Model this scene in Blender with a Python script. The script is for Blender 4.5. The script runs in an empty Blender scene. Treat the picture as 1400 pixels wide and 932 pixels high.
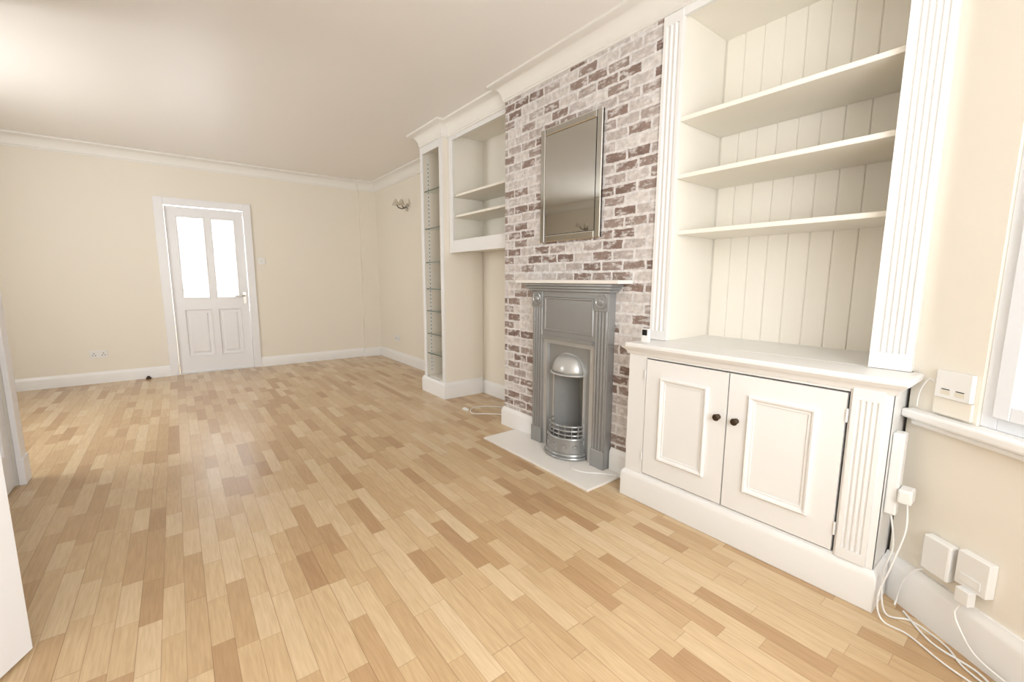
import bpy, bmesh, math, random
from mathutils import Vector, Matrix
random.seed(3)
sc=bpy.context.scene
COL=sc.collection

# ------------------------------------------------------------ materials
def new_mat(name):
    m=bpy.data.materials.new(name);m.use_nodes=True
    nt=m.node_tree;b=nt.nodes['Principled BSDF']
    return m,nt,b
def srgb(r,g,b):
    f=lambda c:(c/255/12.92) if c/255<=0.04045 else ((c/255+0.055)/1.055)**2.4
    return (f(r),f(g),f(b),1)
def paint(name,rgb,rough=0.5,var=0.03,scale=3.0,bump=0.0,bscale=200,metal=0.0,coat=0.0):
    m,nt,b=new_mat(name);N=nt.nodes;L=nt.links
    c=srgb(*rgb)
    tc=N.new('ShaderNodeTexCoord');no=N.new('ShaderNodeTexNoise');no.inputs['Scale'].default_value=scale
    no.inputs['Detail'].default_value=4
    L.new(tc.outputs['Object'],no.inputs['Vector'])
    mx=N.new('ShaderNodeMix');mx.data_type='RGBA'
    mx.inputs[6].default_value=tuple(x*(1-var) for x in c[:3])+(1,)
    mx.inputs[7].default_value=tuple(min(1,x*(1+var)) for x in c[:3])+(1,)
    L.new(no.outputs['Fac'],mx.inputs[0]);L.new(mx.outputs[2],b.inputs['Base Color'])
    b.inputs['Roughness'].default_value=rough;b.inputs['Metallic'].default_value=metal
    b.inputs['Coat Weight'].default_value=coat
    if bump>0:
        n2=N.new('ShaderNodeTexNoise');n2.inputs['Scale'].default_value=bscale
        L.new(tc.outputs['Object'],n2.inputs['Vector'])
        bp=N.new('ShaderNodeBump');bp.inputs['Strength'].default_value=bump;bp.inputs['Distance'].default_value=0.002
        L.new(n2.outputs['Fac'],bp.inputs['Height']);L.new(bp.outputs['Normal'],b.inputs['Normal'])
    return m
M_wall=paint('wall_cream_paint',(236,229,216),0.7,0.012,2,0.1,150)
M_ceil=paint('ceiling_paint',(242,238,233),0.38,0.01,1.2,0.05,90)
M_cove=paint('coving_paint',(239,236,230),0.5,0.01)
M_trim=paint('white_gloss_trim',(239,238,236),0.3,0.01,3,0.05,60)
M_cab=paint('white_cabinet_paint',(234,233,231),0.36,0.015,6,0.12,70)
M_cabin=paint('cream_white_interior',(240,235,224),0.5,0.012,5)
M_door=paint('door_white',(237,236,237),0.35,0.01)
M_upvc=paint('white_upvc',(238,241,246),0.25,0.005)
M_iron=paint('grey_cast_iron',(158,159,158),0.27,0.05,12,0.12,120,metal=.45)
M_iron_l=paint('light_grey_cast_iron',(192,192,190),0.27,0.06,10,0.1,120,metal=.4)
M_iron_d=paint('soot_iron',(92,92,91),0.6,0.15,15,0.3,100)
M_hearth=paint('hearth_stone',(238,234,228),0.35,0.02,8)
M_plast=paint('white_plastic',(235,234,231),0.35,0.005)
M_black=paint('black_plastic',(25,25,26),0.4,0.02)
M_bronze=paint('dark_bronze',(80,66,52),0.35,0.1,30,metal=0.8)
M_chrome=paint('brushed_steel',(190,186,178),0.25,0.02,30,metal=1.0)
M_hole=paint('dark_slot',(60,58,55),0.8,0.02)
M_brown=paint('brown_rubber',(70,45,30),0.6,0.05)
M_plate=paint('cream_plastic',(225,218,200),0.4,0.01)

def glassm(name,col,rough,trans_mix):
    m=bpy.data.materials.new(name);m.use_nodes=True;nt=m.node_tree;N=nt.nodes;L=nt.links
    N.clear();o=N.new('ShaderNodeOutputMaterial');mx=N.new('ShaderNodeMixShader')
    t=N.new('ShaderNodeBsdfTransparent');t.inputs[0].default_value=col
    g=N.new('ShaderNodeBsdfGlossy');g.inputs['Roughness'].default_value=rough
    mx.inputs[0].default_value=trans_mix
    L.new(t.outputs[0],mx.inputs[1]);L.new(g.outputs[0],mx.inputs[2]);L.new(mx.outputs[0],o.inputs[0])
    return m
M_glass=glassm('clear_glass',(0.97,0.985,0.98,1),0.02,0.07)
M_gedge=paint('glass_green_edge',(96,112,104),0.2,0.05)
# frosted glass
M_frost=bpy.data.materials.new('frosted_glass');M_frost.use_nodes=True
nt=M_frost.node_tree;N=nt.nodes;L=nt.links;N.clear()
o=N.new('ShaderNodeOutputMaterial');mx=N.new('ShaderNodeMixShader')
t=N.new('ShaderNodeBsdfTranslucent');g=N.new('ShaderNodeBsdfGlossy');g.inputs['Roughness'].default_value=.2
vo=N.new('ShaderNodeTexNoise');vo.inputs['Scale'].default_value=11;vo.inputs['Detail'].default_value=8;vo.inputs['Distortion'].default_value=1.2
tc=N.new('ShaderNodeTexCoord');L.new(tc.outputs['Object'],vo.inputs['Vector'])
cr=N.new('ShaderNodeValToRGB');cr.color_ramp.elements[0].position=.4;cr.color_ramp.elements[0].color=(.19,.205,.22,1)
cr.color_ramp.elements[1].position=.6;cr.color_ramp.elements[1].color=(.34,.355,.37,1)
L.new(vo.outputs['Fac'],cr.inputs[0]);L.new(cr.outputs[0],t.inputs[0])
mx.inputs[0].default_value=.08
L.new(t.outputs[0],mx.inputs[1]);L.new(g.outputs[0],mx.inputs[2]);L.new(mx.outputs[0],o.inputs[0])
M_mirror,nt,b=new_mat('mirror_silver');b.inputs['Metallic'].default_value=1;b.inputs['Roughness'].default_value=.015
b.inputs['Base Color'].default_value=(.56,.56,.54,1)
M_bev,nt,b=new_mat('mirror_bevel');b.inputs['Metallic'].default_value=1;b.inputs['Roughness'].default_value=.12
b.inputs['Base Color'].default_value=(.82,.83,.82,1)
M_shade,nt,b=new_mat('opal_glass_shade');b.inputs['Base Color'].default_value=srgb(205,195,178);b.inputs['Roughness'].default_value=.2

# ---- wood laminate
def floor_mat():
    m,nt,b=new_mat('oak_laminate');N=nt.nodes;L=nt.links
    def math_(op,a,bv=None,c=None):
        n=N.new('ShaderNodeMath');n.operation=op
        for i,v in enumerate((a,bv,c)):
            if v is None: continue
            if isinstance(v,(int,float)): n.inputs[i].default_value=v
            else: L.new(v,n.inputs[i])
        return n.outputs[0]
    g=N.new('ShaderNodeNewGeometry');s=N.new('ShaderNodeSeparateXYZ');L.new(g.outputs['Position'],s.inputs[0])
    W=0.064;LEN=0.32
    rx=math_('DIVIDE',s.outputs[0],W);row=math_('FLOOR',rx);fx=math_('FRACT',rx)
    wn=N.new('ShaderNodeTexWhiteNoise');wn.noise_dimensions='1D';L.new(row,wn.inputs['W'])
    rl=math_('MULTIPLY_ADD',wn.outputs['Value'],7.3,0)
    ly=math_('DIVIDE',s.outputs[1],LEN);ly=math_('ADD',ly,rl)
    sn=math_('SINE',math_('MULTIPLY_ADD',ly,2.1,rl));ly2=math_('MULTIPLY_ADD',sn,0.20,ly)
    cell=math_('FLOOR',ly2);fy=math_('FRACT',ly2)
    cb=N.new('ShaderNodeCombineXYZ');L.new(row,cb.inputs[0]);L.new(cell,cb.inputs[1])
    w2=N.new('ShaderNodeTexWhiteNoise');w2.noise_dimensions='3D';L.new(cb.outputs[0],w2.inputs['Vector'])
    cr=N.new('ShaderNodeValToRGB');e=cr.color_ramp.elements
    e[0].position=0;e[0].color=srgb(176,142,105)
    e[1].position=1;e[1].color=srgb(214,190,155)
    for p,c in ((.15,(188,156,117)),(.35,(198,169,130)),(.7,(207,180,142))):
        x=e.new(p);x.color=srgb(*c)
    L.new(w2.outputs['Value'],cr.inputs[0])
    gv=N.new('ShaderNodeCombineXYZ')
    L.new(math_('MULTIPLY',s.outputs[0],1.0),gv.inputs[0]);L.new(math_('MULTIPLY',s.outputs[1],0.07),gv.inputs[1])
    L.new(math_('MULTIPLY',w2.outputs['Value'],37.0),gv.inputs[2])
    no=N.new('ShaderNodeTexNoise');no.inputs['Scale'].default_value=130;no.inputs['Detail'].default_value=6;no.inputs['Distortion'].default_value=.3
    L.new(gv.outputs[0],no.inputs['Vector'])
    gr=N.new('ShaderNodeValToRGB');gr.color_ramp.elements[0].position=.28;gr.color_ramp.elements[0].color=(.80,.76,.71,1)
    gr.color_ramp.elements[1].position=.72;gr.color_ramp.elements[1].color=(1.06,1.06,1.06,1)
    L.new(no.outputs['Fac'],gr.inputs[0])
    mu=N.new('ShaderNodeMix');mu.data_type='RGBA';mu.blend_type='MULTIPLY';mu.inputs[0].default_value=.7
    L.new(cr.outputs[0],mu.inputs[6]);L.new(gr.outputs[0],mu.inputs[7])
    ex=math_('MULTIPLY',math_('MINIMUM',fx,math_('SUBTRACT',1,fx)),W)
    ey=math_('MULTIPLY',math_('MINIMUM',fy,math_('SUBTRACT',1,fy)),LEN)
    ed=math_('MINIMUM',ex,ey);ms=math_('LESS_THAN',ed,0.0011)
    px=math_('DIVIDE',s.outputs[0],W*3);pf=math_('FRACT',px)
    pe=math_('MULTIPLY',math_('MINIMUM',pf,math_('SUBTRACT',1,pf)),W*3);ps=math_('LESS_THAN',pe,0.0012)
    fac=math_('MAXIMUM',math_('MULTIPLY',ms,.38),math_('MULTIPLY',ps,.5))
    m3=N.new('ShaderNodeMix');m3.data_type='RGBA';L.new(fac,m3.inputs[0]);L.new(mu.outputs[2],m3.inputs[6]);m3.inputs[7].default_value=srgb(118,86,56)
    L.new(m3.outputs[2],b.inputs['Base Color'])
    rr=math_('MULTIPLY_ADD',no.outputs['Fac'],.06,.22);L.new(rr,b.inputs['Roughness'])
    b.inputs['Specular IOR Level'].default_value=.5
    bp=N.new('ShaderNodeBump');bp.inputs['Strength'].default_value=.03;bp.inputs['Distance'].default_value=.001
    L.new(no.outputs['Fac'],bp.inputs['Height']);L.new(bp.outputs[0],b.inputs['Normal'])
    return m
M_floor=floor_mat()

# ---- distressed brick wallpaper (in the YZ plane)
def brick_mat():
    m,nt,b=new_mat('distressed_brick_wallpaper');N=nt.nodes;L=nt.links
    g=N.new('ShaderNodeNewGeometry');s=N.new('ShaderNodeSeparateXYZ');L.new(g.outputs['Position'],s.inputs[0])
    cb=N.new('ShaderNodeCombineXYZ')
    ad=N.new('ShaderNodeMath');ad.operation='ADD';L.new(s.outputs[0],ad.inputs[0]);L.new(s.outputs[1],ad.inputs[1])
    L.new(ad.outputs[0],cb.inputs[0]);L.new(s.outputs[2],cb.inputs[1])
    nd=N.new('ShaderNodeTexNoise');nd.inputs['Scale'].default_value=20;nd.inputs['Detail'].default_value=5
    L.new(cb.outputs[0],nd.inputs['Vector'])
    vs=N.new('ShaderNodeVectorMath');vs.operation='SUBTRACT';L.new(nd.outputs['Color'],vs.inputs[0]);vs.inputs[1].default_value=(.5,.5,.5)
    vm=N.new('ShaderNodeVectorMath');vm.operation='MULTIPLY_ADD';L.new(vs.outputs[0],vm.inputs[0]);vm.inputs[1].default_value=(.024,.018,0)
    L.new(cb.outputs[0],vm.inputs[2])
    br=N.new('ShaderNodeTexBrick');L.new(vm.outputs[0],br.inputs['Vector'])
    br.inputs['Scale'].default_value=1;br.inputs['Brick Width'].default_value=.158;br.inputs['Row Height'].default_value=.062
    br.inputs['Mortar Size'].default_value=.0085;br.inputs['Mortar Smooth'].default_value=.3
    br.inputs['Color1'].default_value=(0,0,0,1);br.inputs['Color2'].default_value=(1,1,1,1);br.inputs['Mortar'].default_value=(.5,.5,.5,1)
    cr=N.new('ShaderNodeValToRGB');cr.color_ramp.interpolation='LINEAR';e=cr.color_ramp.elements
    e[0].position=0;e[0].color=srgb(128,108,100)
    e[1].position=1;e[1].color=srgb(220,216,213)
    for p,c in ((.15,(142,122,113)),(.32,(156,139,131)),(.48,(176,164,159)),(.6,(198,191,188)),(.8,(213,208,205))):
        x=e.new(p);x.color=srgb(*c)
    L.new(br.outputs['Color'],cr.inputs[0])
    n1=N.new('ShaderNodeTexNoise');n1.inputs['Scale'].default_value=28;n1.inputs['Detail'].default_value=6;n1.inputs['Roughness'].default_value=.65
    L.new(cb.outputs[0],n1.inputs['Vector'])
    r1=N.new('ShaderNodeValToRGB');r1.color_ramp.elements[0].position=.3;r1.color_ramp.elements[0].color=(.70,.68,.66,1)
    r1.color_ramp.elements[1].position=.65;r1.color_ramp.elements[1].color=(1.1,1.08,1.06,1);L.new(n1.outputs['Fac'],r1.inputs[0])
    mu=N.new('ShaderNodeMix');mu.data_type='RGBA';mu.blend_type='MULTIPLY';mu.inputs[0].default_value=1
    L.new(cr.outputs[0],mu.inputs[6]);L.new(r1.outputs[0],mu.inputs[7])
    mp=N.new('ShaderNodeMapping');mp.inputs['Scale'].default_value=(1,2.2,1);L.new(cb.outputs[0],mp.inputs[0])
    n2=N.new('ShaderNodeTexNoise');n2.inputs['Scale'].default_value=13;n2.inputs['Detail'].default_value=8;n2.inputs['Roughness'].default_value=.7
    L.new(mp.outputs[0],n2.inputs['Vector'])
    r2=N.new('ShaderNodeValToRGB');r2.color_ramp.elements[0].position=.51;r2.color_ramp.elements[0].color=(0,0,0,1)
    r2.color_ramp.elements[1].position=.59;r2.color_ramp.elements[1].color=(1,1,1,1);L.new(n2.outputs['Fac'],r2.inputs[0])
    mxm=N.new('ShaderNodeMath');mxm.operation='MAXIMUM';L.new(br.outputs['Fac'],mxm.inputs[0])
    sc_=N.new('ShaderNodeMath');sc_.operation='MULTIPLY';sc_.inputs[1].default_value=.72;L.new(r2.outputs[0],sc_.inputs[0])
    L.new(sc_.outputs[0],mxm.inputs[1])
    fin=N.new('ShaderNodeMix');fin.data_type='RGBA';L.new(mxm.outputs[0],fin.inputs[0]);L.new(mu.outputs[2],fin.inputs[6])
    r3=N.new('ShaderNodeValToRGB');r3.color_ramp.elements[0].position=.35;r3.color_ramp.elements[0].color=srgb(204,199,197)
    r3.color_ramp.elements[1].position=.6;r3.color_ramp.elements[1].color=srgb(229,226,224);L.new(n1.outputs['Fac'],r3.inputs[0])
    L.new(r3.outputs[0],fin.inputs[7])
    L.new(fin.outputs[2],b.inputs['Base Color']);b.inputs['Roughness'].default_value=.75
    return m
M_brick=brick_mat()

# ------------------------------------------------------------ mesh builder
class MB:
    def __init__(s,name,parent=None,bevel=0,smooth=False):
        s.name=name;s.bm=bmesh.new();s.mats=[];s.parent=parent;s.bevel=bevel;s.smooth=smooth
    def mi(s,m):
        if m not in s.mats: s.mats.append(m)
        return s.mats.index(m)
    def face(s,vs,m):
        try:
            f=s.bm.faces.new(vs);f.material_index=s.mi(m);return f
        except ValueError: return None
    def box(s,x0,x1,y0,y1,z0,z1,m):
        if x0>x1:x0,x1=x1,x0
        if y0>y1:y0,y1=y1,y0
        if z0>z1:z0,z1=z1,z0
        v=[s.bm.verts.new((x,y,z)) for z in (z0,z1) for (x,y) in ((x0,y0),(x1,y0),(x1,y1),(x0,y1))]
        for q in ((3,2,1,0),(4,5,6,7),(0,1,5,4),(1,2,6,5),(2,3,7,6),(3,0,4,7)):
            s.face([v[i] for i in q],m)
    def hexa(s,pts,m):
        v=[s.bm.verts.new(p) for p in pts]
        for q in ((3,2,1,0),(4,5,6,7),(0,1,5,4),(1,2,6,5),(2,3,7,6),(3,0,4,7)):
            s.face([v[i] for i in q],m)
    def prism(s,poly,mapf,h0,h1,m):
        a=[s.bm.verts.new(mapf(p[0],p[1],h0)) for p in poly];b=[s.bm.verts.new(mapf(p[0],p[1],h1)) for p in poly]
        n=len(poly)
        for i in range(n): s.face([a[i],a[(i+1)%n],b[(i+1)%n],b[i]],m)
        s.face(a[::-1],m);s.face(b,m)
    def cyl(s,p0,p1,r0,r1,m,n=20,cap=True):
        p0=Vector(p0);p1=Vector(p1);d=(p1-p0).normalized()
        u=d.orthogonal().normalized();w=d.cross(u)
        A=[];B=[]
        for i in range(n):
            t=2*math.pi*i/n;o=u*math.cos(t)+w*math.sin(t)
            A.append(s.bm.verts.new(p0+o*r0));B.append(s.bm.verts.new(p1+o*r1))
        for i in range(n): s.face([A[i],A[(i+1)%n],B[(i+1)%n],B[i]],m)
        if cap: s.face(A[::-1],m);s.face(B,m)
    def lathe(s,o,d,prof,m,n=24):
        o=Vector(o);d=Vector(d).normalized();u=d.orthogonal().normalized();w=d.cross(u);R=[]
        for (r,h) in prof:
            r=max(r,1e-4)
            R.append([s.bm.verts.new(o+d*h+(u*math.cos(2*math.pi*i/n)+w*math.sin(2*math.pi*i/n))*r) for i in range(n)])
        for a,b in zip(R,R[1:]):
            for i in range(n): s.face([a[i],a[(i+1)%n],b[(i+1)%n],b[i]],m)
        s.face(R[0][::-1],m);s.face(R[-1],m)
    def tube(s,pts,r,m,n=8):
        pts=[Vector(p) for p in pts];R=[]
        for i,p in enumerate(pts):
            d=(pts[min(i+1,len(pts)-1)]-pts[max(i-1,0)]).normalized()
            u=d.cross(Vector((0,0,1)));
            if u.length<.05: u=d.cross(Vector((0,1,0)))
            u.normalize();w=d.cross(u)
            R.append([s.bm.verts.new(p+(u*math.cos(2*math.pi*k/n)+w*math.sin(2*math.pi*k/n))*r) for k in range(n)])
        for a,b in zip(R,R[1:]):
            for k in range(n): s.face([a[k],a[(k+1)%n],b[(k+1)%n],b[k]],m)
        s.face(R[0][::-1],m);s.face(R[-1],m)
    def ring(s,mp,a0,a1,b0,b1,prof,m,cap=None):
        Ls=[]
        for (i,h) in prof:
            Ls.append([s.bm.verts.new(mp(a,b,h)) for a,b in ((a0+i,b0+i),(a1-i,b0+i),(a1-i,b1-i),(a0+i,b1-i))])
        for A,B in zip(Ls,Ls[1:]):
            for k in range(4): s.face([A[k],A[(k+1)%4],B[(k+1)%4],B[k]],m)
        if cap: s.face(Ls[-1],cap)
    def sweep(s,path,prof,m,z=0):
        P=[Vector(p) for p in path];S=[]
        def nrm(a,b):
            d=(b-a).normalized();return Vector((d.y,-d.x))
        for i,p in enumerate(P):
            if i==0:o=nrm(P[0],P[1])
            elif i==len(P)-1:o=nrm(P[-2],P[-1])
            else:
                n1=nrm(P[i-1],p);n2=nrm(p,P[i+1]);o=(n1+n2)/(1+n1.dot(n2))
            S.append([s.bm.verts.new((p.x+o.x*d,p.y+o.y*d,z+h)) for d,h in prof])
        n=len(prof)
        for A,B in zip(S,S[1:]):
            for k in range(n): s.face([A[k],A[(k+1)%n],B[(k+1)%n],B[k]],m)
        s.face(S[0][::-1],m);s.face(S[-1],m)
    def done(s):
        bmesh.ops.recalc_face_normals(s.bm,faces=s.bm.faces)
        me=bpy.data.meshes.new(s.name);s.bm.to_mesh(me);s.bm.free()
        for m in s.mats: me.materials.append(m)
        ob=bpy.data.objects.new(s.name,me);COL.objects.link(ob)
        if s.parent: ob.parent=s.parent
        if s.smooth:
            for p in me.polygons: p.use_smooth=True
            try:
                me.set_sharp_from_angle(angle=math.radians(35))
            except Exception: pass
        if s.bevel:
            md=ob.modifiers.new('bevel','BEVEL');md.width=s.bevel;md.segments=2;md.limit_method='ANGLE';md.angle_limit=math.radians(40)
        return ob
def empty(name):
    e=bpy.data.objects.new(name,None);COL.objects.link(e);e.empty_display_size=.1;return e

H=2.63; XR=2.53; XC=2.08; YF=6.72
XL=-0.80; XLF=-1.95; YJ=3.70; YB=-0.78
bd=Vector((0.574,0.819)).normalized()
P0=Vector((2.09,0.325)); P1=P0-bd*1.35
WY0,WY1=3.85,4.95
# ------------------------------------------------------------ shell
b=MB('floor');b.box(XLF-.1,XR+.1,YB-.12,YF+.9,-.08,0,M_floor);b.done()
b=MB('ceiling');b.box(XLF-.1,XR+.1,YB-.12,YF+.9,H,H+.08,M_ceil);b.done()
b=MB('wall_far')
b.box(XLF-.1,-.06,YF,YF+.1,0,H,M_wall);b.box(.80,XR+.1,YF,YF+.1,0,H,M_wall);b.box(-.06,.80,YF,YF+.1,2.09,H,M_wall)
b.box(2.28,XR,YF-.05,YF,0,H,M_wall)
b.done()
b=MB('wall_right');b.box(XR,XR+.1,.30,YF,0,H,M_wall);b.box(P0.x+.02,XR,P0.y-.08,P0.y,0,H,M_wall);b.done()
b=MB('wall_left')
b.box(XL-.1,XL,YB,1.17,0,H,M_wall);b.box(XL-.1,XL,1.99,2.80,0,H,M_wall);b.box(XL-.1,XL,3.62,YJ,0,H,M_wall)
b.box(XL-.1,XL,1.17,1.99,2.08,H,M_wall);b.box(XL-.1,XL,2.80,3.62,2.08,H,M_wall)
b.box(XLF,XL,YJ-.1,YJ,0,H,M_wall)
b.box(XLF-.1,XLF,YJ-.1,WY0,0,H,M_wall);b.box(XLF-.1,XLF,WY1,YF,0,H,M_wall)
b.box(XLF-.1,XLF,WY0,WY1,0,.85,M_wall);b.box(XLF-.1,XLF,WY0,WY1,2.35,H,M_wall)
b.box(XLF-.1,XLF-.02,1.0,YJ-.1,0,H,M_wall); b.box(XLF,XL-.1,.95,1.0,0,H,M_wall)
b.done()
b=MB('wall_near');wx0,wx1=-.62,1.15
b.box(XL-.1,wx0,YB-.1,YB,0,H,M_wall);b.box(wx1,P1.x+.1,YB-.1,YB,0,H,M_wall)
b.box(wx0,wx1,YB-.1,YB,0,.70,M_wall);b.box(wx0,wx1,YB-.1,YB,2.35,H,M_wall);b.done()
nb=Vector((-bd.y,bd.x))
def bay(s_,z,h): 
    q=P0-bd*s_+nb*h
    return (q.x,q.y,z)
def bhex(b,s0,s1,z0,z1,h0,h1,m):
    b.hexa([bay(s0,z0,h0),bay(s1,z0,h0),bay(s1,z0,h1),bay(s0,z0,h1),bay(s0,z1,h0),bay(s1,z1,h0),bay(s1,z1,h1),bay(s0,z1,h1)],m)
b=MB('wall_bay');WS0,WS1=.222,1.22;WZ0,WZ1=.735,2.35
bhex(b,-.0,WS0,0,H,-.12,0,M_wall);bhex(b,WS1,1.35,0,H,-.12,0,M_wall)
bhex(b,WS0,WS1,0,.695,-.12,0,M_wall);bhex(b,WS0,WS1,WZ1,H,-.12,0,M_wall);b.done()
b=MB('window_1',bevel=.003)
def wframe(b,s0,s1,z0,z1,h0,h1,w,m,f):
    f(b,s0,s0+w,z0,z1,h0,h1,m);f(b,s1-w,s1,z0,z1,h0,h1,m);f(b,s0+w,s1-w,z0,z0+w,h0,h1,m);f(b,s0+w,s1-w,z1-w,z1,h0,h1,m)
wframe(b,WS0,WS1,WZ0,WZ1,-.08,-.01,.045,M_upvc,bhex)
wframe(b,WS0+.04,WS1-.04,WZ0+.04,WZ1-.04,-.07,.004,.045,M_upvc,bhex)
bhex(b,WS0+.08,WS1-.08,WZ0+.08,WZ1-.08,-.042,-.036,M_glass)
bhex(b,WS0+.09,WS1-.09,1.86,1.90,-.07,-.0,M_upvc)
b.done()
b=MB('trim_window_sill',bevel=.008);bhex(b,WS0,WS1,.697,WZ0,-.12,-.0,M_trim);bhex(b,.02,1.30,.703,WZ0,.0005,.05,M_trim);bhex(b,.04,1.28,.68,.703,0.0005,.03,M_trim);b.done()
def nfr(b,s0,s1,z0,z1,h0,h1,m): b.box(s0,s1,YB-.1+h0,YB-.1+h1,z0,z1,m)
b=MB('window_2',bevel=.003)
wframe(b,wx0,wx1,.74,2.35,.02,.08,.055,M_upvc,nfr);nfr(b,.25,.31,.79,2.3,.02,.08,M_upvc);nfr(b,wx0+.05,wx1-.05,1.86,1.90,.02,.08,M_upvc);nfr(b,wx0+.05,wx1-.05,.79,2.3,.045,.05,M_glass)
b.done()
b=MB('trim_window_sill_near',bevel=.006);b.box(wx0-.05,wx1+.05,YB-.1,YB+.07,.70,.735,M_trim);b.done()
b=MB('added_window_3',bevel=.003)  # unseen window, added in the far left wall to let in light
def lfr(b,s0,s1,z0,z1,h0,h1,m): b.box(XLF-.1+h0,XLF-.1+h1,s0,s1,z0,z1,m)
wframe(b,WY0,WY1,.85,2.35,.02,.08,.055,M_upvc,lfr);lfr(b,4.37,4.43,.9,2.3,.02,.08,M_upvc);lfr(b,WY0+.05,WY1-.05,.9,2.3,.045,.05,M_glass);b.done()

# ------------------------------------------------------------ chimney breast
FY=2.015
b=MB('wall_chimney_breast')
oy0,oy1,oz=FY-.165,FY+.165,.77
b.box(XC,XR,1.43,oy0,0,H,M_brick);b.box(XC,XR,oy1,2.78,0,H,M_brick);b.box(XC,XR,oy0,oy1,oz,H,M_brick)
b.box(XC+.25,XR,oy0,oy1,0,oz,M_iron_d)
b.done()
# ------------------------------------------------------------ coving
cp=[(0,0),(0,-.125),(.010,-.125),(.010,-.112),(.016,-.108)]
for i in range(1,9):
    t=math.pi/2*i/8;cp.append((.016+.075*(1-math.cos(t)),-.108+.088*math.sin(t)))
cp+=[(.103,-.014),(.103,0)]
b=MB('trim_coving',smooth=True)
path=[(XLF,YF),(2.28,YF),(2.28,YF-.05),(XR,YF-.05),(XR,4.21),(XC,4.21),(XC,3.76),(2.14,3.76),(2.14,2.78),(XC,2.78),(XC,.33),tuple(P1),]
b.sweep(path,cp,M_cove,H)
b.sweep([(P1.x,YB),(XL,YB),(XL,YJ),(XLF,YJ),(XLF,YF)],cp,M_cove,H)
b.done()
def sk(h,t=.02): return [(0,0),(t,0),(t,h-.035),(t-.003,h-.022),(t-.010,h-.012),(t-.013,h),(0,h)]
b=MB('baseboard_far',smooth=True)
b.sweep([(XLF,YF),(-.12,YF)],sk(.13),M_trim);b.sweep([(.86,YF),(2.28,YF),(2.28,YF-.05),(XR,YF-.05)],sk(.13),M_trim);b.done()
b=MB('baseboard_right',smooth=True)
b.sweep([(XR,YF-.072),(XR,4.21)],sk(.14),M_trim)
b.sweep([(XR,3.758),(XR,2.80)],sk(.14),M_trim);b.done()
b=MB('baseboard_chimney_breast',smooth=True)
b.sweep([(XR-.02,2.78),(XC,2.78),(XC,2.36)],sk(.155),M_trim)
b.sweep([(XC,1.665),(XC,1.425)],sk(.155),M_trim);b.done()
b=MB('baseboard_bay',smooth=True)
b.sweep([tuple(P0),tuple(P1)],sk(.165,.022),M_trim);b.done()
b=MB('baseboard_left',smooth=True)
b.sweep([(XL,YB),(XL,1.10)],sk(.13),M_trim);b.sweep([(XL,2.07),(XL,2.72)],sk(.13),M_trim);b.sweep([(XLF,YJ),(XLF,YF)],sk(.13),M_trim);b.done()

# ------------------------------------------------------------ far door
e=empty('door_1')
b=MB('door_frame',e,bevel=.004)
for x0,x1 in ((-.125,-.035),(.775,.86)):
    b.box(x0,x1,YF-.022,YF,0,2.145,M_door)
b.box(-.035,.775,YF-.022,YF,2.06,2.145,M_door)
b.box(-.060,-.034,YF,YF+.1,0,2.09,M_door);b.box(.774,.80,YF,YF+.1,0,2.09,M_door);b.box(-.034,.774,YF,YF+.1,2.06,2.09,M_door)
b.done()
def panel_door(name,parent,W,Ht,mp,panels,glass,m,thick=.04):
    b=MB(name,parent)
    xs=sorted(set([0,W]+[p[0] for p in panels]+[p[1] for p in panels]))
    zs=sorted(set([0,Ht]+[p[2] for p in panels]+[p[3] for p in panels]))
    def inside(x,z): return any(p[0]<x<p[1] and p[2]<z<p[3] for p in panels)
    def cell(x0,x1,z0,z1):
        P=[mp(x0,z0,0),mp(x1,z0,0),mp(x1,z0,-thick),mp(x0,z0,-thick),mp(x0,z1,0),mp(x1,z1,0),mp(x1,z1,-thick),mp(x0,z1,-thick)]
        b.hexa(P,m)
    for i in range(len(xs)-1):
        for j in range(len(zs)-1):
            if not inside((xs[i]+xs[i+1])/2,(zs[j]+zs[j+1])/2): cell(xs[i],xs[i+1],zs[j],zs[j+1])
    for k,p in enumerate(panels):
        g=k in glass
        if g:
            b.ring(mp,p[0],p[1],p[2],p[3],[(0,0),(.004,.004),(.012,.002),(.016,-.016)],m,cap=M_frost)
        else:
            b.ring(mp,p[0],p[1],p[2],p[3],[(0,0),(.004,.005),(.012,.003),(.018,-.012),(.045,-.012),(.06,-.004)],m,cap=m)
            b.ring(mp,p[0],p[1],p[2],p[3],[(0,-thick),(.01,-thick+.012)],m,cap=m)
    return b.done()
leafY=YF+.018
panel_door('leaf',e,.80,2.04,lambda a,bb,h:(-.03+a,leafY-h,bb+.012),
  [(.10,.385,.93,1.93),(.445,.705,.93,1.93),(.10,.385,.20,.80),(.445,.705,.20,.80)],(0,1),M_door)
b=MB('door_handle',e,bevel=.002,smooth=True)
b.box(.705,.745,leafY-.008,leafY-.001,.86,1.02,M_chrome)
b.cyl((.725,leafY-.008,.97),(.725,leafY-.05,.97),.009,.009,M_chrome);b.tube([(.725,leafY-.05,.97),(.69,leafY-.052,.97),(.64,leafY-.048,.968),(.615,leafY-.04,.964)],.009,M_chrome)
b.done()
b=MB('gap_light_strip',e,bevel=.003);b.box(-.03,.77,YF-.005,YF+.06,0,.009,M_trim);b.done()  # white strip painted in for light coming through under the door
b=MB('wall_hall');b.box(-1.0,1.8,YF+.85,YF+.9,0,H,M_cove);b.box(-1.05,-1.0,YF+.1,YF+.9,0,H,M_cove);b.box(1.8,1.85,YF+.1,YF+.9,0,H,M_cove);b.done()

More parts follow.
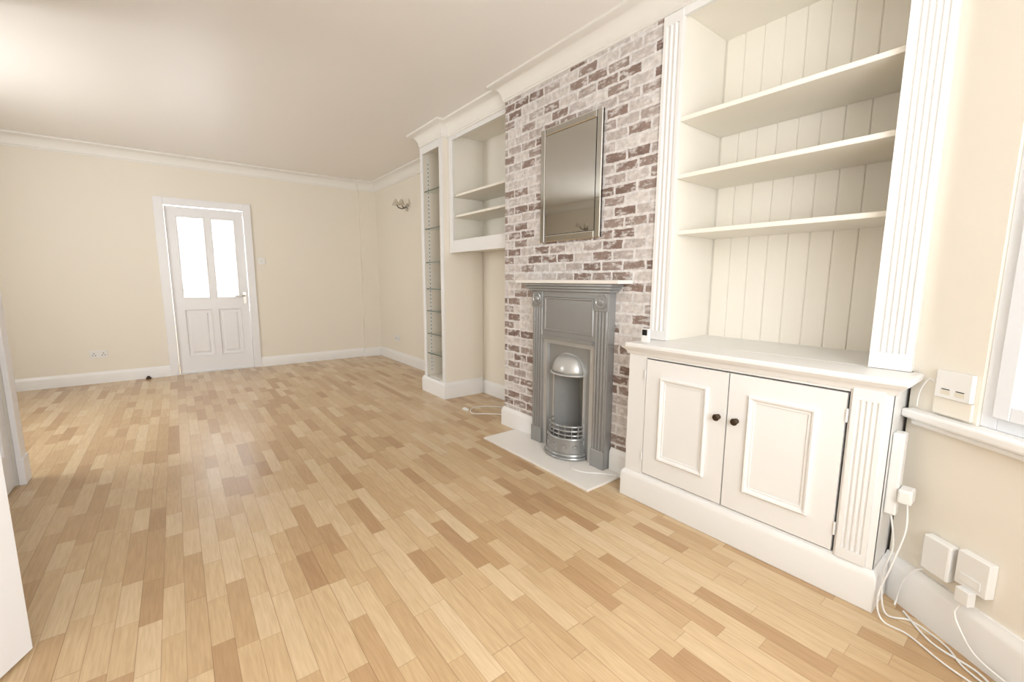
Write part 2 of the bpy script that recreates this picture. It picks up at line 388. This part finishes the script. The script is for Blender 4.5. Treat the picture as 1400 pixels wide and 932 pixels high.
# ------------------------------------------------------------ left doors
e=empty('door_2')
hx,hy=XL+.005,1.21
ang=math.atan2(1.905-hy,-.455-hx);dv=Vector((math.cos(ang),math.sin(ang)));nv=Vector((dv.y,-dv.x))
def mpd(a,bb,h): q=Vector((hx,hy))+dv*a+nv*h; return (q.x,q.y,bb+.012)
panel_door('leaf',e,.78,2.03,mpd,[(.11,.35,.93,1.9),(.42,.665,.93,1.9),(.11,.35,.2,.8),(.42,.665,.2,.8)],(),M_door)
b=MB('door_frame',e,bevel=.004)
for y0,y1 in ((1.10,1.175),(1.985,2.06)): b.box(XL-.0,XL+.02,y0,y1,0,2.14,M_door)
b.box(XL,XL+.02,1.175,1.985,2.07,2.14,M_door);b.done()
e=empty('door_3')
panel_door('leaf',e,.76,2.03,lambda a,bb,h:(XL-.012+h,2.83+a,bb+.01),[(.11,.345,.93,1.9),(.415,.65,.93,1.9),(.11,.345,.2,.8),(.415,.65,.2,.8)],(),M_door)
b=MB('door_frame',e,bevel=.004)
for y0,y1 in ((2.73,2.83),(3.59,3.69)): b.box(XL-.0,XL+.025,y0,y1,0,2.14,M_door)
b.box(XL,XL+.025,2.83,3.59,2.05,2.14,M_door);b.box(XL,XL+.032,3.588,3.70,0,.16,M_door);b.done()

# ------------------------------------------------------------ tall glass shelf unit
e=empty('glass_shelf_unit')
TX=XC;ty0,ty1=3.76,4.21
b=MB('carcass',e,bevel=.002)
zt=H-.12
b.box(TX,XR-.002,ty0,ty0+.03,0,zt+.1,M_wall);b.box(TX,XR-.002,ty1-.03,ty1,0,zt+.1,M_wall)
b.box(TX+.02,XR-.002,ty0+.03,ty1-.03,.0,.17,M_cabin);b.box(XR-.02,XR-.002,ty0+.03,ty1-.03,.17,zt,M_cabin);b.box(TX,XR-.02,ty0+.03,ty1-.03,2.47,zt+.1,M_cabin)
b.box(TX-.012,TX,ty0,ty0+.055,.15,2.50,M_cab);b.box(TX-.012,TX,ty1-.055,ty1,.15,2.50,M_cab)
b.box(TX-.012,TX,ty0+.055,ty1-.055,2.43,2.50,M_cab)
b.done()
b=MB('plinth',e,smooth=True);b.sweep([(XR-.001,ty1+.0),(TX-.012,ty1+.0),(TX-.012,ty0-.0),(XR-.021,ty0-.0)],sk(.165,.022),M_trim);b.done()
b=MB('glass_shelves',e)
for z in (.41,.62,.86,1.09,1.36,1.70,2.07):
    b.box(TX+.02,XR-.02,ty0+.031,ty1-.031,z,z+.006,M_glass);b.box(TX+.016,TX+.02,ty0+.031,ty1-.031,z-.001,z+.008,M_gedge)
b.done()
b=MB('shelf_rails',e)
for x in (TX+.06,XR-.08):
    b.box(x-.008,x+.008,ty1-.032,ty1-.030,.2,2.42,M_plast)
    for k in range(54):
        z=.22+k*.04;b.box(x-.003,x+.003,ty1-.0335,ty1-.032,z,z+.016,M_hole)
b.done()

# ------------------------------------------------------------ alcove box shelf
e=empty('alcove_shelf_cabinet')
bx=2.14;y0,y1=2.782,3.758
b=MB('carcass',e,bevel=.002)
b.box(bx,bx+.02,y0,2.85,1.445,2.55,M_cab);b.box(bx,bx+.02,3.69,y1,1.445,2.55,M_cab)
b.box(bx,bx+.02,2.85,3.69,1.445,1.56,M_cab);b.box(bx,bx+.02,2.85,3.69,2.47,2.55,M_cab)
b.box(bx+.02,XR-.002,y0,y1,1.47,1.50,M_cabin)
b.box(bx+.02,XR-.002,y0,y1,2.53,2.56,M_cabin)
b.box(bx+.02,XR-.002,y0,y0+.03,1.50,2.53,M_cabin);b.box(bx+.02,XR-.002,y1-.03,y1,1.5,2.53,M_cabin);b.box(XR-.02,XR-.002,y0,y1,1.5,2.53,M_cabin)
b.box(bx+.02,XR-.02,y0+.03,y1-.03,1.5,1.545,M_cabin)
b.done()
b=MB('shelves',e,bevel=.002)
for z in (1.775,1.965): b.box(bx+.03,XR-.02,y0+.03,y1-.03,z,z+.02,M_cabin)
b.done()
b=MB('top_fascia',e);b.box(bx,XR-.002,y0,y1,2.562,H-.001,M_cab);b.done()

# ------------------------------------------------------------ dresser
e=empty('built_in_dresser')
CX=1.905;cy0,cy1=.335,1.425
b=MB('base_carcass',e,bevel=.002)
b.box(CX+.002,XC-.003,cy0+.0,cy0+.02,0,.81,M_cab)
b.box(CX+.002,XC-.003,cy1-.02,cy1,0,.81,M_cab)
b.box(CX,CX+.02,cy0,.455,.0,.81,M_cab)
b.box(CX,CX+.02,1.318,cy1,.0,.81,M_cab)
b.box(CX,CX+.02,.455,1.318,.0,.160,M_cab);b.box(CX,CX+.02,.455,1.318,.788,.81,M_cab)
b.box(XC-.003,XR-.003,cy0+.0,1.425,0,.81,M_cab)
b.done()
b=MB('plinth',e,bevel=.004,smooth=True)
b.sweep([(XC-.004,1.425),(CX,1.425),(CX,cy0),(XC-.03,cy0)],[(0,0),(.018,0),(.018,.125),(.014,.14),(.006,.15),(0,.155)],M_cab);b.done()
mpX=lambda x0:(lambda a,bb,h:(x0-h,a,bb))
b=MB('doors',e)
for (a0,a1) in ((.462,.885),(.891,1.312)):
    z0,z1=.167,.782
    b.box(CX-.004,CX+.018,a0,a1,z0,z1,M_cab)
    mp=mpX(CX-.004);w=.085
    b.ring(mp,a0+w,a1-w,z0+w+.015,z1-w+.005,[(0,0),(.001,.010),(.007,.015),(.014,.013),(.020,.005),(.028,.005),(.030,.0005)],M_cab)
b.done()
b=MB('door_knobs',e,smooth=True)
for y in (.925,.845):
    b.lathe((CX-.003,y,.575),(-1,0,0),[(.012,0),(.012,.003),(.006,.006),(.006,.014),(.014,.020),(.016,.026),(.012,.032),(.004,.034)],M_bronze,20)
b.done()
b=MB('hinges',e)
for z in (.26,.70): b.cyl((CX-.008,.457,z-.025),(CX-.008,.457,z+.025),.004,.004,M_cab,10)
for z in (.26,.70): b.cyl((CX-.008,1.317,z-.025),(CX-.008,1.317,z+.025),.004,.004,M_cab,10)
b.done()
def flutes(b,xf,y0,y1,z0,z1,n,m,depth=.007,d=.018,end=.05):
    def prof(fl):
        pts=[(xf+d,y0),(xf,y0)]
        if fl:
            w=(y1-y0);mar=w*.14;gw=(w-2*mar)/n
            for k in range(n):
                c0=y0+mar+k*gw+gw*.12;c1=y0+mar+(k+1)*gw-gw*.12
                for i in range(7):
                    t=math.pi*i/6;pts.append((xf+depth*math.sin(t),(c0+c1)/2-(c1-c0)/2*math.cos(t)))
        pts+=[(xf,y1),(xf+d,y1)]
        return pts
    mp=lambda a,bb,h:(a,bb,h)
    b.prism(prof(True),mp,z0+end,z1-end,m);b.prism(prof(False),mp,z0,z0+end,m);b.prism(prof(False),mp,z1-end,z1,m)
b=MB('base_pilaster',e);flutes(b,CX-.012,.355,.445,.158,.806,4,M_cab,end=.04,d=.012);b.done()
b=MB('counter_top',e,bevel=.006)
b.box(1.862,XC-.004,.292,1.428,.838,.862,M_cab);b.box(XC-.004,XR-.003,.335,1.428,.838,.862,M_cab)
b.done()
b=MB('counter_moulding',e,smooth=True);b.sweep([(XC-.004,1.425),(CX,1.425),(CX,cy0),(XC-.004,cy0)],[(0,0),(.006,0),(.010,.006),(.012,.014),(.02,.024),(.03,.03),(.034,.038),(0,.038)],M_cab,z=.80);b.done()
b=MB('upper_carcass',e,bevel=.001)
UX=XC-.004
b.box(UX+.02,XR-.003,1.325,1.427,.862,H-.02,M_cabin)
b.box(UX+.02,XR-.003,.335,.445,.862,H-.02,M_cabin)
b.box(UX+.02,XR-.003,.445,1.325,2.49,H-.02,M_cabin)
b.box(UX,UX+.02,.335,1.427,2.47,H-.02,M_cab)
b.done()
b=MB('upper_pilasters',e)
flutes(b,UX-.022,.325,.448,.864,2.50,5,M_cab,depth=.009,d=.042,end=.0+.06)
flutes(b,UX-.006,1.318,1.424,.864,2.50,3,M_cab,depth=.006,d=.026,end=.05)
b.done()
b=MB('tongue_and_groove_back',e)
xb=XR-.02;yy=.445;w=.097
while yy<1.325-.001:
    y2=min(yy+w,1.325)
    poly=[(xb+.016,yy),(xb+.006,yy),(xb,yy+.0035),(xb,y2-.0035),(xb+.006,y2),(xb+.016,y2)]
    b.prism(poly,lambda a,bb,h:(a,bb,h),.862,2.49,M_cabin);yy=y2
b.done()
b=MB('upper_shelves',e,bevel=.003)
for z,xf in ((1.425,2.13),(1.705,2.10),(1.985,2.10)):
    b.box(xf,XR-.021,.446,1.324,z,z+.022,M_cabin)
b.done()

# ------------------------------------------------------------ fireplace
e=empty('fireplace')
b=MB('hearth_slab',e,bevel=.003);b.box(1.748,XC-.001,1.556,2.60,0,.014,M_hearth);b.done()
b=MB('mantel_shelf',e,bevel=.004);b.box(1.945,XC-.001,FY-.462,FY+.462,1.165,1.187,M_hearth);b.done()
fx=2.02
b=MB('surround',e,bevel=.003)
b.box(1.965,XC-.001,FY-.40,FY+.40,1.148,1.164,M_iron);b.box(1.980,XC-.001,FY-.385,FY+.385,1.13,1.148,M_iron);b.box(1.995,XC-.001,FY-.365,FY+.365,1.112,1.13,M_iron)
b.box(fx,XC-.001,FY-.345,FY+.345,.80,1.112,M_iron)
for s_ in (-1,1):
    ya,yb=sorted((FY+s_*.345,FY+s_*.235))
    b.box(fx-.012,fx,ya,yb,1.0,1.112,M_iron)
    b.box(fx,XC-.001,ya,yb,.014,.80,M_iron)
    b.box(fx-.012,fx,ya,yb,.014,.13,M_iron)
b.done()
b=MB('jamb_reeding',e,smooth=True)
for s_ in (-1,1):
    for k in range(4):
        y=FY+s_*(.252+k*.025);b.cyl((fx,y,.13),(fx,y,1.0),.009,.009,M_iron,10)
    b.lathe((fx-.012,FY+s_*.29,1.057),(-1,0,0),[(.045,0),(.045,.006),(.036,.008),(.033,.004),(.022,.004),(.018,.011),(.006,.013)],M_iron,28)
b.done()
b=MB('frieze_moulding',e);m2=mpX(fx)
b.ring(m2,FY-.225,FY+.225,.84,1.075,[(0,0),(.004,.006),(.012,.006),(.018,.001)],M_iron)
b.box(fx-.018,fx,FY-.235,FY+.235,.785,.81,M_iron)
b.done()
b=MB('arched_insert',e,smooth=True)
b.box(fx+.008,XC+.02,FY-.235,FY-.20,.014,.80,M_iron_l);b.box(fx+.008,XC+.02,FY+.20,FY+.235,.014,.80,M_iron_l);b.box(fx+.008,XC+.02,FY-.2,FY+.2,.755,.80,M_iron_l)
xi=XC-.028;n=28;aw=.135;az=.56
arch=[];out=[]
for i in range(n+1):
    t=math.pi*i/n
    arch.append((FY+aw*math.cos(t),az+aw*1.0*math.sin(t)))
    c,s2=math.cos(t),math.sin(t);k=min(.2/max(abs(c),1e-6),.195/max(abs(s2),1e-6));out.append((FY+k*c,az+k*s2))
arch=[(FY+aw,.014)]+arch+[(FY-aw,.014)];out=[(FY+.2,.014)]+out+[(FY-.2,.014)]
A=[b.bm.verts.new((xi,y,z)) for y,z in arch];O=[b.bm.verts.new((xi,y,z)) for y,z in out]
C=[b.bm.verts.new((xi-.012,FY+(y-FY)*1.0,z)) for y,z in arch];D=[b.bm.verts.new((xi-.012,FY+(y-FY)*1.10,z+(.012 if z>.1 else 0))) for y,z in arch]
Bk=[b.bm.verts.new((xi+.2,FY+(y-FY)*.72,z*(.95) if z>.1 else z)) for y,z in arch]
for i in range(len(A)-1):
    b.face([O[i],O[i+1],A[i+1],A[i]],M_iron);b.face([C[i],C[i+1],D[i+1],D[i]],M_iron_l)
    b.face([A[i],A[i+1],Bk[i+1],Bk[i]],M_iron_l)
Bd=[b.bm.verts.new((xi,v.co.y,v.co.z)) for v in D]
for i in range(len(A)-1): b.face([D[i],D[i+1],Bd[i+1],Bd[i]],M_iron_l)
for i in range(len(A)-1): b.face([C[i],C[i+1],A[i+1],A[i]],M_iron_l)
b.face(Bk,M_iron)
b.done()
b=MB('canopy_hood',e,smooth=True)
nn,mm=16,8;G=[]
for j in range(mm+1):
    ph=math.pi/2*j/mm;row=[]
    for i in range(nn+1):
        t=math.pi*i/nn
        row.append(b.bm.verts.new((xi-.012-.085*math.cos(ph)*math.sin(t),FY+.132*math.cos(t)*math.cos(ph)**.6 if j<mm else FY,.575+.12*math.sin(ph))))
    G.append(row)
for j in range(mm):
    for i in range(nn): b.face([G[j][i],G[j][i+1],G[j+1][i+1],G[j+1][i]],M_iron_l)
rim=[(xi-.012-.092*math.sin(math.pi*i/nn),FY+.138*math.cos(math.pi*i/nn),.572) for i in range(nn+1)]
b.tube(rim,.007,M_iron_l)
ob=b.done();md=ob.modifiers.new('solid','SOLIDIFY');md.thickness=.004
b=MB('fire_basket',e,smooth=True)
def arc(r,z,k=18,rx=None): 
    rx=rx or r*.8
    return [(xi-.004-rx*math.sin(math.pi*i/k),FY+r*math.cos(math.pi*i/k),z) for i in range(k+1)]
for z,r in ((.235,.142),(.205,.14),(.175,.138)): b.tube(arc(r,z),.006,M_iron)
for z,r,rr in ((.15,.145,.010),(.045,.155,.012),(.026,.165,.010)): b.tube(arc(r,z,rx=r*.85),rr,M_iron)
a1=arc(.145,.15,rx=.123);a2=arc(.155,.045,rx=.13)
V1=[b.bm.verts.new(p) for p in a1];V2=[b.bm.verts.new(p) for p in a2]
for i in range(len(V1)-1): b.face([V1[i],V1[i+1],V2[i+1],V2[i]],M_iron)
for i in range(0,19):
    t=math.pi*i/18
    p=(xi-.004-.113*math.sin(t),FY+.14*math.cos(t))
    if i%2==0: b.tube([(p[0],p[1],.15),(p[0],p[1],.245)],.004,M_iron,6)
for i in range(3,16,3):
    t=math.pi*i/18;b.lathe((xi-.004-.126*math.sin(t),FY+.15*math.cos(t),.098),(-math.sin(t),math.cos(t),0),[(.018,0),(.016,.006),(.006,.008)],M_iron,12)
b.prism([(p[0],p[1]) for p in arc(.135,0,rx=.108)],lambda a,bb,h:(a,bb,h),.13,.14,M_iron_d)
b.done()

# ------------------------------------------------------------ mirror
e=empty('wall_mirror')
my0,my1,mz0,mz1=1.800,2.345,1.445,2.190
b=MB('mirror_backing',e);b.box(XC-.016,XC-.001,my0+.004,my1-.004,mz0+.004,mz1-.004,M_black);b.done()
b=MB('mirror_glass',e);mp=mpX(XC-.016)
b.box(XC-.020,XC-.016,my0+.048,my1-.048,mz0+.048,mz1-.048,M_mirror)
for (a0,a1,z0,z1) in ((my0,my0+.044,mz0,mz1),(my1-.044,my1,mz0,mz1),(my0+.048,my1-.048,mz0,mz0+.044),(my0+.048,my1-.048,mz1-.044,mz1)):
    b.ring(mp,a0,a1,z0,z1,[(0,0),(0,.003),(.005,.006)],M_bev,cap=M_mirror)
b.done()

# ------------------------------------------------------------ wall lights
def sconce(x,d,sy,sz):
    e=empty('wall_sconce')
    X=lambda o:x+d*o
    b=MB('sconce_body',e,smooth=True)
    b.lathe((X(.001),sy,sz-.03),(d,0,0),[(.05,0),(.05,.006),(.04,.014),(.015,.02),(.012,.03)],M_chrome,24)
    b.tube([(X(.03),sy,sz-.03),(X(.07),sy,sz-.055),(X(.11),sy+.03,sz-.04),(X(.13),sy+.07,sz+.01),(X(.12),sy+.09,sz+.05)],.007,M_bronze)
    b.tube([(X(.03),sy,sz-.03),(X(.06),sy-.03,sz-.05),(X(.11),sy-.06,sz-.02),(X(.12),sy-.08,sz+.03)],.007,M_bronze)
    b.done()
    b=MB('sconce_shade',e,smooth=True)
    b.lathe((X(.12),sy+.09,sz+.06),(.0,.1,-.95),[(.008,-.02),(.018,0),(.03,.02),(.042,.05),(.05,.065)],M_shade,20)
    b.lathe((X(.12),sy-.08,sz+.04),(-.1,-.3,-.8),[(.008,-.01),(.016,0),(.026,.02),(.034,.05),(.04,.06)],M_shade,20)
    b.done()
sconce(XR,-1,5.55,2.17);sconce(XLF,1,5.62,2.17)

# ------------------------------------------------------------ sockets and small items
b=MB('double_socket',bevel=.003)
b.box(-.82,-.67,YF-.012,YF-.001,.29,.375,M_plast)
for x in (-.785,-.705):
    for dx,dz in ((0,.018),(-.012,-.004),(.012,-.004)): b.box(x+dx-.004,x+dx+.004,YF-.0135,YF-.0115,.325+dz-.005,.325+dz+.005,M_hole)
    b.box(x-.006,x+.006,YF-.016,YF-.011,.352,.366,M_plast)
b.done()
b=MB('double_socket.001',bevel=.003);b.box(XR-.012,XR-.001,5.93,6.08,.30,.385,M_plast)
for y in (5.965,6.045):
    for dx,dz in ((0,.018),(-.012,-.004),(.012,-.004)): b.box(XR-.0135,XR-.0115,y+dx-.004,y+dx+.004,.335+dz-.005,.335+dz+.005,M_hole)
b.done()
b=MB('light_switch',bevel=.003);b.box(.905,.99,YF-.012,YF-.001,1.385,1.47,M_plast);b.box(.942,.953,YF-.017,YF-.011,1.415,1.44,M_plate);b.done()
b=MB('door_stop',bevel=.006,smooth=True);b.box(-.36,-.31,YF-.075,YF-.025,0,.018,M_brown);b.cyl((-.335,YF-.05,.018),(-.335,YF-.05,.035),.018,.012,M_brown);b.done()
b=MB('motion_sensor',bevel=.003);b.box(1.93,1.955,1.335,1.375,.8625,.935,M_plast);b.box(1.926,1.931,1.340,1.370,.90,.93,M_black);b.done()

b=MB('wall_thermostat',bevel=.003)
bhex(b,.10,.208,.80,.89,.001,.018,M_plast)
bhex(b,.095,.212,.742,.798,.001,.012,M_wall)
for k in (0,1):
    s0=.118+k*.045;bhex(b,s0,s0+.03,.812,.826,.018,.0186,M_plate);bhex(b,s0+.002,s0+.028,.828,.831,.018,.0188,M_hole)
b.done()
b=MB('telephone_socket',bevel=.006)
bhex(b,.145,.235,.20,.325,.001,.035,M_plast);b.done()
b=MB('mains_adapter',bevel=.004)
bhex(b,.252,.342,.225,.335,.001,.03,M_plast);bhex(b,.267,.327,.24,.268,.03,.034,M_plast);bhex(b,.275,.315,.178,.225,.024,.05,M_plast);b.done()
def smooth_pts(pts,k=8):
    P=[Vector(p) for p in pts];out=[];
    for i in range(len(P)-1):
        p0=P[max(i-1,0)];p1=P[i];p2=P[i+1];p3=P[min(i+2,len(P)-1)]
        for j in range(k):
            t=j/k;out.append(.5*((2*p1)+(-p0+p2)*t+(2*p0-5*p1+4*p2-p3)*t*t+(-p0+3*p1-3*p2+p3)*t**3))
    out.append(P[-1]);return out
def cable(name,pts,r=.003,mat=M_plast,parent=None):
    b=MB(name,parent,smooth=True);b.tube(smooth_pts(pts),r,mat,8);return b.done()
e=empty('extension_cable')
b=MB('socket_bar',e,bevel=.006);b.box(1.95,2.0,cy0-.035,cy0-.001,.36,.66,M_plast);b.done()
b=MB('plug',e,bevel=.006);b.box(1.93,1.99,cy0-.075,cy0-.036,.42,.47,M_plast);b.done()
cable('lead_1',[(1.96,cy0-.06,.42),(1.93,cy0-.07,.33),(1.90,cy0-.05,.2),(1.875,cy0-.03,.08),(1.87,cy0-.05,.006),(1.86,cy0-.12,.005),(1.80,.12,.005),(1.76,.02,.005),(1.72,-.05,.005)],.003,M_plast,e)
cable('lead_2',[(1.97,cy0-.02,.36),(1.95,cy0-.04,.25),(1.91,cy0-.03,.15),(1.90,cy0-.05,.02),(1.95,.22,.004),(1.90,.13,.004),(1.83,.08,.005),(1.78,.0,.005)],.003,M_plast,e)
cable('lead_3',[(1.985,.25,.006),(1.88,.16,.004),(1.84,.05,.004),(1.75,-.02,.004)],.0035,M_plast,e)
e=empty('adapter_cable')
cable('lead',[bay(.295,.178,.04),bay(.285,.14,.05),bay(.31,.10,.055),bay(.36,.05,.05),bay(.45,.03,.035)],.003,M_plast,e)
e=empty('telephone_cable')
cable('lead',[bay(.16,.199,.02),bay(.13,.17,.035),bay(.10,.10,.04),bay(.085,.03,.035),bay(.09,.005,.045)],.003,M_plast,e)
e=empty('thermostat_cable')
cable('lead',[bay(.10,.84,.012),bay(.07,.85,.012),bay(.045,.80,.012),bay(.04,.745,.012)],.002,M_plast,e)
e=empty('aerial_cable')
cable('lead',[(2.50,3.0,.004),(2.40,3.1,.004),(2.28,3.25,.004),(2.16,3.32,.004),(2.06,3.28,.004),(2.02,3.17,.004),(2.10,3.10,.004),(2.2,3.0,.004),(2.22,2.85,.004)],.004,M_plast,e)
b=MB('plug',e,bevel=.004);b.box(2.01,2.04,3.27,3.34,0,.02,M_plast);b.done()
e=empty('fire_cable')
cable('lead',[(1.93,1.86,.018),(1.88,1.80,.018),(1.90,1.72,.018),(1.97,1.64,.018),(2.02,1.56,.018),(2.03,1.50,.005),(2.04,1.45,.005)],.0035,M_plast,e)

# ------------------------------------------------------------ lights
w=bpy.data.worlds.new('sky');sc.world=w;w.use_nodes=True
w.node_tree.nodes['Background'].inputs[0].default_value=(1,.985,1,1);w.node_tree.nodes['Background'].inputs[1].default_value=1.9
def area(name,loc,d,sx,sy,p,col=(1,1,1)):
    l=bpy.data.lights.new(name,'AREA');l.shape='RECTANGLE';l.size=sx;l.size_y=sy;l.energy=p;l.color=col
    o=bpy.data.objects.new(name,l);o.location=loc;o.rotation_euler=Vector(d).to_track_quat('-Z','Z').to_euler();COL.objects.link(o);return o
area('daylight_near',(.27,YB-.22,1.5),(0,1,.22),1.7,1.5,96,(.99,.975,1))
q=P0-bd*.73-nb*.25
area('daylight_bay',(q.x,q.y,1.5),(nb.x,nb.y,.15),.9,1.5,17,(.99,.98,1))
area('added_fill_dining',(XLF-.25,(WY0+WY1)/2,1.55),(1,.2,.1),1.05,1.4,74,(.99,.98,1))  # added fill lamp outside the invented window, brightens the far end
area('daylight_hall',(.4,YF+.7,1.5),(0,-1,0),1.2,1.6,85,(.98,.99,1))

# ------------------------------------------------------------ camera
f=591.4;yaw=math.radians(37.76);p=math.radians(7.91);r=math.radians(0.25)
F=Vector((math.sin(yaw)*math.cos(p),math.cos(yaw)*math.cos(p),-math.sin(p)))
R0=Vector((math.cos(yaw),-math.sin(yaw),0));U0=R0.cross(F)
R=R0*math.cos(r)+U0*math.sin(r);U=-R0*math.sin(r)+U0*math.cos(r)
cam=bpy.data.cameras.new('camera');cam.sensor_width=36;cam.lens=f/1400*36;cam.clip_start=.02
co=bpy.data.objects.new('camera',cam);COL.objects.link(co)
M=Matrix((R,U,-F)).transposed().to_4x4();M.translation=Vector((0,0,1.18));co.matrix_world=M
sc.camera=co
sc.view_settings.view_transform='Standard'
sc.view_settings.exposure=0.0
